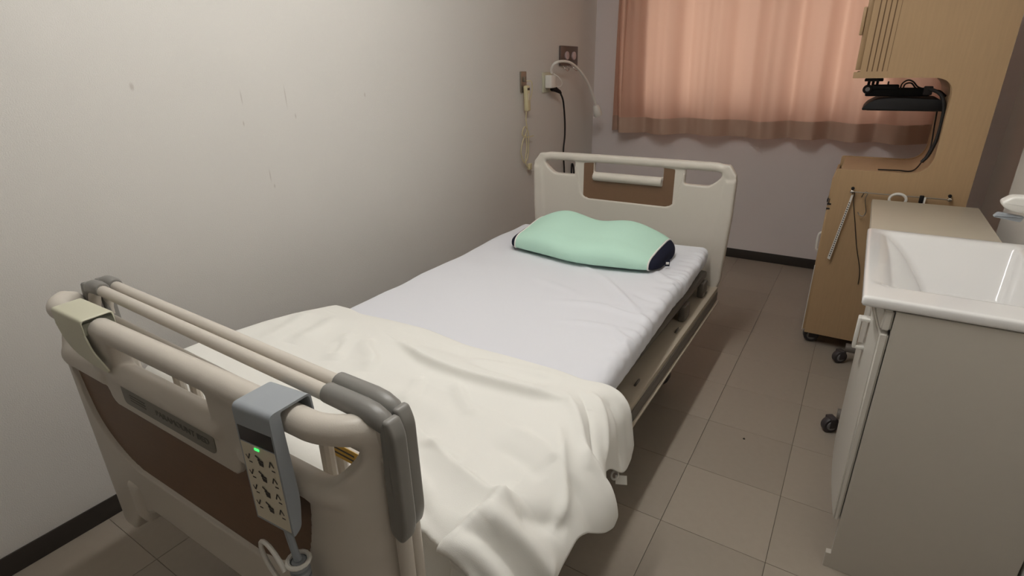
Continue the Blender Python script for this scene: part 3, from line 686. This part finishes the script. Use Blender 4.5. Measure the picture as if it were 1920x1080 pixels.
def icon(q, x, z, kind):
    y = -.0443 - (-z - .032) * .0524
    def bar(x0, z0, x1, z1, wd=.0012):
        x0, x1 = x + (x0 - x) * .8, x + (x1 - x) * .8; z0, z1 = z + (z0 - z) * .8, z + (z1 - z) * .8
        d = Vector((x1 - x0, z1 - z0)); n = Vector((-d.y, d.x)).normalized() * wd
        t = bmesh.new(); vs = [t.verts.new((p[0], y, p[1])) for p in ((x0 - n.x, z0 - n.y), (x1 - n.x, z1 - n.y), (x1 + n.x, z1 + n.y), (x0 + n.x, z0 + n.y))]; t.faces.new(vs); bmesh.ops.recalc_face_normals(t, faces=t.faces[:]); q._add(t)
    if kind == 0: bar(x - .007, z + .001, x - .002, z - .007); bar(x - .002, z - .007, x + .006, z + .006)
    elif kind == 2: bar(x - .007, z - .007, x, z + .006); bar(x, z + .006, x + .007, z - .004)
    else:
        bar(x - .010, z + .007, x + .002, z + .001, .0016); bar(x - .006, z - .001, x + .010, z - .002, .0018); bar(x - .005, z - .006, x + .009, z - .007, .0018); bar(x - .004, z - .010, x + .008, z - .011, .0014)
    if kind != 1: bar(x - .002, z - .012, x + .008, z - .012, .0012)
q = MB()
for k in range(4):
    z = -.052 - k * .0255
    for j, x in enumerate((-.026, 0, .026)): icon(q, x, z, j)
q.xf(TILT).build('button_print', m_print, hc, False)
CX, CY, CZ = .042, -.043, -.160
q = MB(); q.tube(smooth_path([(CX - .012, CY, CZ + .004), (CX - .008, CY, CZ - .02), (CX - .004, CY, CZ - .045), (CX, CY, CZ - .058)], 4), .0055, 10).build('cable', m_remote, hc)
q = MB()
for k in range(6): q.lathe([(.010, -.006), (.0145, -.004), (.0145, .004), (.010, .006)], (CX, CY, CZ - .066 - k * .013), 'z', 16)
q.tube([(CX, CY, CZ - .058), (CX, CY, CZ - .24)], .0105, 12); q.tube(smooth_path([(CX, CY, CZ - .24), (CX, CY + .002, CZ - .30), (CX - .03, CY + .03, CZ - .36), (CX - .06, CY + .09, CZ - .36)], 6), .006, 10)
q.build('coiled_cable', m_remote, hc)
q = MB(); loop = [(CX - .046 + .043 * math.cos(a), CY - .012 - .008 * math.cos(a), CZ - .079 + .030 * math.sin(a)) for a in np.linspace(R(25), R(335), 22)]
q.tube(loop, .0036, 8); q.tube([(CX + .0155 * math.cos(a), CY + .0155 * math.sin(a), CZ - .058) for a in np.linspace(0, 6.283, 16)[:-1]], .0035, 8, closed=True)
q.build('cable_tie', m_white, hc)

# ------------------------------------------------------------------ beige chart bracket clipped over the footboard rail
cb = thing('chart_bracket', 'beige plastic chart bracket clipped over the left end of the footboard rail', 'bracket', tuple(BC + Vector(footmap(((.603 - BC.x - FBU) / SSC, 0, .857))[0])), FBR)
prof = rpoly([(-.0285, .0265), (.0275, .0285), (.0275, -.006), (.0245, -.006), (.0240, .0245), (-.0255, .0230), (-.0255, -.006), (-.0285, -.006)], [.007, .007, .001, .001, .005, .005, .001, .001], 5)
q = MB(); q.prism(prof, 'x', -.064, .064, .001, 1); q.build('rail_clip', m_creamg, cb)
tong = rpoly([(-.064, -.004), (.064, -.004), (.078, -.032), (.128, -.060), (.118, -.068), (.05, -.066), (-.012, -.056), (-.048, -.034)], [.002, .002, .01, .006, .006, .02, .02, .02], 5)
q = MB(); q.prism(tong, 'y', -.0290, -.0260, .001, 1); q.build('tongue', m_creamg, cb)

# ================================================================== LEFT WALL FITTINGS
nc = thing('nurse_call', 'ivory nurse call handset hanging on its steel wall plate by a looped cord', 'call button', (0, 2.215, 1.19))
MB().box(.0005, .012, -.032, .032, 0, .12, .003).build('wall_plate', m_steel, nc)
q = MB(); q.box(.012, .026, -.012, .004, .06, .09, .003); q.build('hook', m_steel, nc)
q = MB(); q.box(-.014, .014, -.021, .021, -.075, .075, .009, 3); q.xf(Matrix.Translation((.034, -.002, -.035)) @ Matrix.Rotation(R(4), 4, 'X')); hs = q.build('handset', m_ivory, nc)
q = MB(); q.box(.0135, .016, -.009, .009, -.01, .03, .002); q.xf(Matrix.Translation((.034, -.002, -.035)) @ Matrix.Rotation(R(4), 4, 'X')); q.build('call_key', m_key, hs)
q = MB(); q.box(.0135, .0155, -.013, .013, .048, .062, .001); q.xf(Matrix.Translation((.034, -.002, -.035)) @ Matrix.Rotation(R(4), 4, 'X')); q.build('handset_grille', m_dark, hs)
def rel(pts, o): return [(x - o[0], y - o[1], z - o[2]) for (x, y, z) in pts]
NC0 = (0, 2.215, 1.19)
q = MB(); q.tube(smooth_path(rel([(.034, 2.205, 1.082), (.03, 2.205, 1.03), (.03, 2.215, .965), (.026, 2.168, .90), (.024, 2.152, .83), (.026, 2.19, .768), (.026, 2.23, .80), (.03, 2.235, .87), (.034, 2.225, .95), (.03, 2.19, .99), (.026, 2.165, .95), (.03, 2.20, .925), (.034, 2.29, .925)], NC0), 6), .0035, 8)
q.tube(smooth_path(rel([(.02, 2.225, 1.255), (.045, 2.25, 1.25), (.04, 2.262, 1.19), (.03, 2.245, 1.13)], NC0), 6), .003, 8)
q.tube(smooth_path(rel([(.03, 2.20, .95), (.028, 2.215, .86), (.026, 2.2, .79), (.026, 2.22, .74), (.026, 2.255, .735)], NC0), 6), .0035, 8)
q.build('cord', m_ivory, nc)
q = MB(); q.box(.018, .036, .022, .055, -.475, -.435, .004); q.build('cord_plug', m_ivory, nc)
# outlet + adapter + lamp + cord
ol = thing('wall_outlet', 'cream wall outlet plate holding a white adapter', 'outlet', (0, 2.52, 1.24))
MB().box(.0005, .010, -.062, .062, -.062, .062, .004).build('outlet_plate', m_creamg, ol)
q = MB(); q.box(.010, .012, .025, .05, -.04, .04); q.build('socket_face', m_white, ol, False)
ad = tag(MB().box(.0125, .060, 2.475, 2.545, 1.205, 1.285, .006, 3).build('plug_adapter', m_white), 'white cube adapter plugged into the cream wall outlet', 'adapter')
rl = thing('reading_lamp', 'white gooseneck reading lamp arching from the wall outlet', 'lamp', (.06, 2.50, 1.29))
RL0 = (.06, 2.50, 1.29)
neck = [(.05, 2.50, 1.296), (.055, 2.487, 1.325), (.08, 2.487, 1.355), (.1, 2.553, 1.366), (.11, 2.649, 1.356), (.12, 2.751, 1.316), (.13, 2.844, 1.254), (.14, 2.916, 1.182), (.15, 2.960, 1.109), (.153, 2.978, 1.075)]
MB().tube(smooth_path(rel(neck, RL0), 8), .0085, 12).build('gooseneck', m_white, rl)
q = MB(); q.lathe([(.010, 0), (.02, -.008), (.028, -.035), (.031, -.075), (.027, -.083), (.01, -.083)], (0, 0, 0), 'z', 24)
q.xf(Matrix.Translation((.093, .482, -.212)) @ Matrix.Rotation(R(18), 4, 'X') @ Matrix.Rotation(R(-6), 4, 'Y')); q.build('lamp_head', m_white, rl)
q = MB(); q.tube(smooth_path(rel([(.05, 2.53, 1.292), (.07, 2.56, 1.27), (.075, 2.60, 1.235), (.06, 2.60, 1.21), (.045, 2.575, 1.215)], RL0), 6), .003, 8).build('lead', m_white, rl)
pc = thing('power_cord', 'black power cord hanging from the white adapter down behind the headboard', 'cord', (.05, 2.56, 1.2))
PC0 = (.05, 2.56, 1.2)
q = MB(); q.tube(rel([(.045, 2.515, 1.20), (.05, 2.555, 1.195), (.055, 2.60, 1.18), (.056, 2.62, 1.17)], PC0), [.015, .016, .012, .007], 12).build('plug', m_black, pc)
q = MB(); q.tube(smooth_path(rel([(.056, 2.61, 1.175), (.05, 2.668, 1.115), (.04, 2.716, .989), (.03, 2.74, .878), (.03, 2.722, .769), (.03, 2.742, .626), (.03, 2.75, .4), (.03, 2.7, .1), (.06, 2.6, .012), (.12, 2.3, .006)], PC0), 8), .006, 10).build('cable', m_blackc, pc)
pc2 = tag(MB().tube(smooth_path([(.02, 2.86, .012), (.02, 2.87, .3), (.02, 2.88, .55), (.02, 2.885, .66), (.03, 2.9, .60), (.03, 2.93, .3), (.03, 2.94, .01)], 8), .006, 8).build('wall_cable', m_blackc), 'short loop of black cable standing by the wall behind the headboard', 'cord')
gp = thing('gas_outlet_panel', 'bronze-grey medical outlet panel high on the left wall with two chrome hooks', 'wall panel', (0, 2.82, 1.40))
MB().box(.0005, .016, -.130, .130, -.060, .065, .004).build('panel_plate', m_bronze, gp)
q = MB(); q.lathe([(.004, .016), (.026, .016), (.026, .026), (.018, .030), (.004, .030)], (0, 0, 0), 'x', 20)
q.xf(Matrix.Translation((0, -.05, .004))); q.build('outlet_port', m_pink, gp)
q = MB(); q.lathe([(.004, .016), (.026, .016), (.026, .026), (.018, .030), (.004, .030)], (0, 0, 0), 'x', 20)
q.xf(Matrix.Translation((0, .055, .004))); q.build('outlet_port', m_pink, gp)
for yy in (-.062, .075):
    MB().tube(smooth_path([(.012, yy - .03, -.058), (.03, yy - .028, -.08), (.034, yy, -.092), (.03, yy + .028, -.08), (.012, yy + .03, -.058)], 6), .0028, 8).build('hook', m_chrome, gp)

# ================================================================== CURTAIN
cu = thing('curtain', 'salmon pink curtain with a deep hem hanging over the back window', 'curtain', (.19, 3.155, .88))
def cy(x):
    q = x - .19
    return (.042 * np.sin(2 * math.pi * q / .285 + 1.1 * np.sin(q * 4.3) + 1.0) + .007 * np.sin(2 * math.pi * q / .131 + 2 * np.sin(q * 5) + .5) + .0015 * np.sin(2 * math.pi * q / .06 + np.sin(q * 9))
            + .022 * np.exp(-((q - .03) / .03) ** 2) - .026 * np.exp(-((q - .105) / .03) ** 2) + .018 * np.exp(-((q - .17) / .03) ** 2))
nx = 700
xs = np.linspace(.19, 2.25, nx); zs = np.concatenate([np.linspace(.877, .995, 14), np.linspace(1.0, 2.15, 50)])
def curt_pts(zz, dy):
    Pc = np.zeros((nx, len(zz), 3))
    for j, z in enumerate(zz):
        am = .9 + .35 * np.clip((1.9 - z) / 1.0, 0, 1); sk = .006 * math.sin(z * 3)
        Pc[:, j, 0] = xs - .19 + sk + .012 * (z - .9) * (xs < .3)
        Pc[:, j, 1] = am * cy(xs + .02 * (z - .9)) + dy + .012 * (z < .999) * 0
        Pc[:, j, 2] = z - .88 + .004 * np.sin(xs * 9)
    return Pc
clo = gridmesh(curt_pts(zs, 0), m_curt, 'curtain_cloth', cu)
hz = np.linspace(.877, .985, 12)
hm = gridmesh(curt_pts(hz, -.0025), m_hem, 'hem', cu); hm['label'] = 'darker double-layered hem of the curtain'
q = MB(); q.box(.14, 2.3, 3.13, 3.18, 2.16, 2.19, .004); q.box(.3, .33, 3.15, 3.277, 2.165, 2.185).box(2.0, 2.03, 3.15, 3.277, 2.165, 2.185)
tag(q.build('curtain_rail', m_white), 'white curtain rail fixed to the back wall above the salmon curtain', 'curtain rail')

# ================================================================== BEDSIDE LOCKER
lk = thing('bedside_locker', 'tall light oak bedside locker with a C-shaped opening, on casters', 'cabinet', (1.757, 2.03, 0))
LX, LY = 1.757, 2.03
W_, D_, H_ = .482, .46, 1.78
cpts = rpoly([(0, .068), (W_, .068), (W_, H_), (.010, H_), (.010, 1.283), (-.012, 1.283), (-.012, 1.258), (.337, 1.258), (.337, .880), (0, .880), (-.012, .865), (-.006, .74)],
             [.004, .004, .004, .004, 0, .003, .003, .075, .085, .0, .008, .0], 8)
cpts = rpoly([(0, .068), (W_, .068), (W_, H_), (.010, H_), (.010, 1.283), (-.012, 1.283), (-.012, 1.258), (.337, 1.258), (.337, .880), (-.004, .880)], [.002, .002, .002, .002, 0, .003, .003, .075, .085, .015], 8)
q = MB(); q.prism(cpts, 'y', 0, .02); q.build('side_panel', m_wood, lk, True, 25)
q = MB(); q.prism(cpts, 'y', D_ - .02, D_); q.build('side_panel', m_wood, lk, True, 25)
inn = rpoly([(.012, .07), (W_ - .004, .07), (W_ - .004, H_ - .004), (.02, H_ - .004), (.02, 1.262), (.333, 1.262), (.341, .876), (.012, .876)], [.0, .0, .0, .0, .0, .077, .087, .01], 8)
q = MB(); q.prism(inn, 'y', .0195, D_ - .0195); q.build('carcass', m_wood, lk, True, 25)
# reeded grooves of the upper cupboard: flat strips, groove shade put into their colour
for gx in (.034, .052, .070, .088):
    q = MB(); q.box(gx - .002, gx + .002, -.0006, .001, 1.284, H_ - .02); q.build('groove_shade', m_woodd, lk, False)
q = MB(); q.box(.104, .1055, -.0004, .001, 1.284, H_ - .02); q.build('groove_shade', m_woodd, lk, False)
q = MB(); q.box(-.010, .010, .03, D_ - .03, 1.29, H_ - .03, .003); up_ = q.build('upper_door', m_wood, lk)
q = MB(); q.box(-.022, -.010, .02, .055, 1.425, 1.53, .003); q.build('door_pull', m_wood, up_)
# lower fronts (facing the bed)
q = MB(); q.box(-.012, .0, .004, D_ - .004, .745, .835, .002); dr = q.build('drawer', m_wood, lk)
q = MB(); q.box(-.016, -.012, .01, D_ - .01, .725, .738, .001); q.build('pull_groove', m_gap, dr, False)
q = MB(); q.box(-.012, .0, .004, D_ - .004, .082, .72, .002); dd = q.build('door', m_wood, lk)
q = MB(); q.box(-.013, -.010, .001, .004, .078, .42); q.build('edge_band', m_white, dd, False)
q = MB(); q.box(-.0125, .004, -.001, .006, .716, .724).box(-.0125, .002, -.001, .006, .695, .702); q.build('hinge', m_gap, dd, False)
q = MB(); q.tube(smooth_path([(-.002, .10, .56), (-.018, .10, .555), (-.024, .10, .54), (-.024, .10, .49), (-.020, .10, .472), (-.004, .10, .470)], 5), .006, 10); q.build('towel_handle', m_white, dd)
for (cx_, cy_) in ((.030, .065), (.014, D_ - .060), (W_ - .04, .065), (W_ - .04, D_ - .060)): caster(lk, cx_, cy_, .035, .036, R(12), .071, .004)
# hanging rail on the near side panel
q = MB(); q.tube([(.075, -.026, .789), (.420, -.026, .789)], .0028, 8)
rail_ = q.build('hanging_rail', m_steel, lk)
for xx in (.075, .420):
    q = MB(); q.lathe([(.003, -.034), (.007, -.032), (.009, -.024), (.006, -.012), (.006, 0)], (xx, 0, .789), 'y', 14); q.build('rail_post', m_chrome, rail_)
    q = MB(); q.lathe([(.003, -.004), (.006, -.003), (.007, .004)], (xx, -.012, .801), 'y', 12); q.build('rail_post_cap', m_black, rail_)
# things on that rail
sh = tag(MB().tube(smooth_path([(1.872, 2.010, .768), (1.880, 2.004, .791), (1.892, 2.004, .788), (1.887, 2.004, .765), (1.893, 2.004, .735), (1.900, 2.004, .705), (1.893, 2.004, .686), (1.878, 2.004, .690), (1.870, 2.0035, .702)], 6), .0024, 8).build('s_hook', m_chrome), 'chrome S-hook hanging from the rail on the locker side', 'hook')
hkpts = [(2.003 + .030 * math.cos(a), 2.003, .772 + .024 * math.sin(a)) for a in np.linspace(R(-20), R(200), 16)]
tag(MB().tube(hkpts + [(1.975, 2.003, .74), (1.985, 2.003, .70)], .0055, 10).build('ring_hook', m_white), 'white plastic ring hook on the locker rail behind the side table', 'hook')
cl = thing('clip', 'small black and white clip on the locker rail', 'clip', (2.088, 2.003, .785))
MB().box(-.012, .004, -.006, .006, -.02, .012, .003).build('clip_jaw', m_black, cl); MB().box(.004, .011, -.005, .005, -.026, .006, .002).build('clip_lever', m_white, cl)
st = thing('strap', 'white perforated strap slanting from the rail on the oak locker side', 'strap', (1.836, 2.012, .775))
q = MB(); q.prism([(-.004, 0), (.004, 0), (-.034, -.31), (-.046, -.305)], 'y', -.003, -.001); q.build('strap_band', m_white, st, False)
q = MB()
for k in range(26):
    t = .12 + k * .033; cx_, cz_ = -.040 * t, -.308 * t; q.box(cx_ - .0022, cx_ + .0022, -.0036, -.0028, cz_ - .0025, cz_ + .0025)
q.build('punched_hole', m_gap, st, False)['kind'] = 'stuff'
tag(MB().tube(smooth_path([(1.842, 2.008, .786), (1.846, 2.018, .74), (1.868, 2.022, .65), (1.895, 2.024, .54), (1.928, 2.0255, .43), (1.935, 2.0255, .36)], 5), .0018, 6).build('string', m_gap), 'thin dark string hanging from the rail next to the white strap', 'string')

# ------------------------------------------------------------------ television folded flat in the locker opening
tv = thing('television', 'small black television folded flat in the opening of the oak locker', 'television', (1.80, 2.10, 1.1265))
sec = rpoly([(.000, .004), (.012, .024), (.045, .046), (.12, .052), (.27, .046), (.285, .030), (.285, .0), (.004, .0)], [.004, .01, .02, .03, .01, .004, .004, .003], 5)
q = MB(); q.prism(sec, 'y', 0, .34, .004, 2); q.build('tv_body', m_black, tv)
q = MB(); q.box(.02, .27, .015, .325, -.0015, .0, .0005); q.build('tv_screen', m_dark, tv)
q = MB(); q.box(.0, .235, .04, .09, .0, .035, .006).box(.02, .12, .03, .10, .028, .048, .005); ta = q.build('support_arm', m_black, tv); ta.location = (0, .04, .0535)
q = MB(); q.lathe([(.004, -.012), (.017, -.012), (.019, -.008), (.019, .008), (.017, .012), (.004, .012)], (.006, .04, .030), 'y', 20); hg = q.build('hinge_knuckle', m_black, ta)
q = MB(); q.lathe([(.003, -.0135), (.009, -.0135), (.009, -.011)], (.006, .04, .030), 'y', 16); q.build('hinge_bolt', m_hub, ta)
q = MB(); q.box(-.012, .058, .03, .10, .062, .074, .003); q.build('top_plate', m_black, ta)
q = MB()
for xx in (.006, .022, .038): q.tube([(xx, .06, .04), (xx, .06, .064)], .0055, 8)
q.build('top_plate_screw', m_black, ta)
q = MB(); q.box(.075, .081, .04, .046, .045, .062, .001); q.build('latch_pin', m_black, ta)
q = MB()
q.tube(smooth_path([(.125, .04, .03), (.128, .04, .052), (.145, .04, .066), (.165, .04, .060), (.185, .05, .04), (.21, .05, .03)], 6), .003, 8)
q.tube(smooth_path([(.135, .05, .03), (.14, .05, .05), (.16, .05, .054), (.178, .05, .036), (.20, .05, .02)], 6), .003, 8)
q.tube(smooth_path([(.24, .04, .025), (.265, .04, .022), (.29, .05, .002)], 6), .004, 8)
q.build('cable_loop', m_blackc, ta)
q = MB(); q.box(.208, .24, .03, .055, .006, .042, .004); q.build('cable_connector', m_rubber, ta)
q = MB(); q.tube(smooth_path([(.22, -.05, .036), (.262, -.05, .014), (.283, -.055, -.030), (.290, -.055, -.095), (.288, -.055, -.165), (.276, -.055, -.225), (.258, -.055, -.258)], 8), [.007] * 49, 10)
q.build('thick_cable', m_blackc, ta)
q = MB(); q.tube(smooth_path([(.275, .10, -.02), (.282, .10, -.12), (.288, .10, -.21), (.27, .06, -.265), (.236, -.04, -.2975), (.18, -.06, -.2975), (.11, -.07, -.2975)], 8), .003, 8); q.build('thin_cable', m_blackc, ta)

# ================================================================== SIDE TABLE BESIDE THE LOCKER
tb = thing('overbed_table', 'beige-topped overbed table on casters between the washbasin and the locker', 'table', (1.91, 1.27, 0))
q = MB(); q.box(0, .358, 0.0, .668, .752, .778, .004, 2); q.build('tabletop', m_laminate, tb)
for yy in (.03, .645):
    q = MB(); q.tube([(.03, yy, .082), (.34, yy, .082)], .021, 14); q.build('foot_tube', m_tube, tb)
q = MB(); q.tube([(.30, .03, .075), (.30, .03, .755)], .017, 12).tube([(.30, .645, .075), (.30, .645, .755)], .017, 12).tube([(.30, .03, .3), (.30, .645, .3)], .012, 10); q.build('column', m_tube, tb)
for yy in (.03, .645):
    for xx in (.015, .325):
        caster(tb, xx, yy - .004, .031, .026, R(35), .062, .0)

# ================================================================== WASHBASIN CABINET
vb = thing('washbasin_cabinet', 'grey-beige washbasin cabinet with white basin at the right edge of the room', 'washbasin', (1.968, .60, 0))
VX, VY = 1.968, .60
q = MB(); q.prism([(0.0, .0), (0.36, 0), (.36, .788), (.0, .788), (.0, .05), (-.012, .048), (-.012, 0.0)], 'y', 0, .018, .0008, 1); q.build('side_panel', m_cab, vb, False)
q = MB(); q.box(.018, .36, .0185, .61, .05, .60).box(.018, .03, .0185, .61, .60, .65).box(.04, .36, .0185, .61, 0.0, .05); q.build('carcass', m_cab, vb, False)
q = MB(); q.prism([(0.0, .0), (0.36, 0), (.36, .788), (.0, .788)], 'y', .612, .63, .0008, 1); q.build('side_panel', m_cab, vb, False)
q = MB(); q.box(-.001, .018, .02, .61, .165, .65); q.build('shadow_gap', m_gap, vb, False)
def bowed(x_near, z0, z1, n=14):
    """front that bows out slightly along y and leans in at the bottom"""
    Pf = []
    return Pf
def front(name, z0, z1, lean=0.0, bow=.010):
    t = bmesh.new(); n = 12; F0, F1, B0, B1 = [], [], [], []
    for k in range(n + 1):
        y = .002 + .626 * k / n; s_ = 4 * (k / n) * (1 - k / n)
        xo = -.022 - bow * s_
        F0.append(t.verts.new((xo + lean, y, z0))); F1.append(t.verts.new((xo, y, z1))); B0.append(t.verts.new((-.002, y, z0))); B1.append(t.verts.new((-.002, y, z1)))
    for k in range(n):
        t.faces.new([F0[k], F0[k + 1], F1[k + 1], F1[k]]); t.faces.new([B0[k], B1[k], B1[k + 1], B0[k + 1]]); t.faces.new([F1[k], F1[k + 1], B1[k + 1], B1[k]]); t.faces.new([F0[k], B0[k], B0[k + 1], F0[k + 1]])
    t.faces.new([F0[0], F1[0], B1[0], B0[0]]); t.faces.new([F0[n], B0[n], B1[n], F1[n]])
    bmesh.ops.recalc_face_normals(t, faces=t.faces[:]); q = MB(); q._add(t)
    bmesh.ops.bevel(q.bm, geom=[e for e in q.bm.edges if e.calc_face_angle(0) > 1], offset=.004, segments=3, affect='EDGES')
    return q.build(name, m_front, vb)
dw = front('drawer', .736, .787, 0, .012); do = front('door', .165, .728, .006, .018)
def dhandle(parent, y, z0, z1, out, name):
    q = MB(); q.box(-out - .009, -out, y - .014, y + .014, z0, z1, .003, 2).box(-out - .002, -.022, y - .014, y + .014, z1 - .009, z1, .002, 2).box(-out - .002, -.022, y - .014, y + .014, z0, z0 + .009, .002, 2)
    return q.build(name, m_white, parent)
dhandle(do, .16, .612, .70, .052, 'handle')
dhandle(dw, .17, .737, .785, .052, 'handle')
# basin (one moulding: rim + bowl)
bx = (2.185, .93, .797)
def basin_sdf(x, y, z):
    d = sd_rbox3(x, y, z, (2.114, .927, .8035), (.216, .335, .0125), .007)
    under = sd_rbox3(x, y, z, (2.13, .945, .735), (.181, .290, .075), .02)
    d = np.minimum(d, under)
    k = np.clip((.815 - z) / .14, -0.3, 1.2)
    x0 = 1.926 + .138 * np.clip(k, 0, 2) ** .62; x1 = 2.268 - .020 * k; y0 = .700 + .03 * k; y1 = 1.228 - .105 * k
    cxm, hx, cym, hy = (x0 + x1) / 2, (x1 - x0) / 2, (y0 + y1) / 2, (y1 - y0) / 2
    b2 = sd_rbox2(x - cxm, y - cym, 0, 0, hx, hy, .022) * .8
    bowl = np.maximum(b2, (.675 - z))
    bowl = -smin(-b2 * 1.0, -(.675 - z), -.012) if False else bowl
    kk = .012; h = np.clip(.5 - .5 * (d + bowl) / kk, 0, 1)
    return d + (-bowl - d) * h + kk * h * (1 - h)
bs = netmesh('basin', basin_sdf, (1.88, .57, .64), (2.345, 1.29, .835), .0062, m_basin, vb, lambda P: P - np.array([VX, VY, 0]))
bs['label'] = 'white moulded basin with a deep rectangular bowl'
q = MB(); q.lathe([(.004, 0), (.024, 0), (.026, .003), (.018, .005), (.004, .003)], (2.15 - VX, .93 - VY, .6755), 'z', 20); q.build('drain', m_chrome, vb)
# tap
tp = thing('tap', 'white wall tap with a blunt spout reaching over the basin', 'tap', (2.334, .97, .985))
q = MB(); q.lathe([(.004, -.001), (.036, -.001), (.038, -.006), (.030, -.016), (.004, -.018)], (0, 0, 0), 'x', 24); q.build('wall_flange', m_white, tp)
sp = rpoly([(-.010, -.022), (-.155, -.018), (-.178, -.008), (-.184, .004), (-.166, .020), (-.06, .024), (-.010, .020)], [.006, .01, .006, .006, .008, .02, .01], 4)
q = MB(); q.prism(sp, 'y', -.022, .022, .007, 3); spt = q.build('spout', m_white, tp)
q = MB(); q.box(-.125, -.075, -.0232, -.0215, -.006, .009, .002); q.build('sensor_window', m_hub, spt)
q = MB(); q.prism(rpoly([(-.190, -.036), (-.182, -.024), (-.13, -.030), (-.135, -.044)], .004, 3), 'y', -.010, .010, .003, 2); q.build('lever', m_remote, tp)
# speck on the floor
tag(MB().lathe([(.0005, .0002), (.0045, .0002), (.003, .003), (.0005, .004)], (1.658, 1.078, 0), 'z', 8).build('crumb', m_gap), 'tiny black crumb on the floor tiles right of the bed', 'crumb')
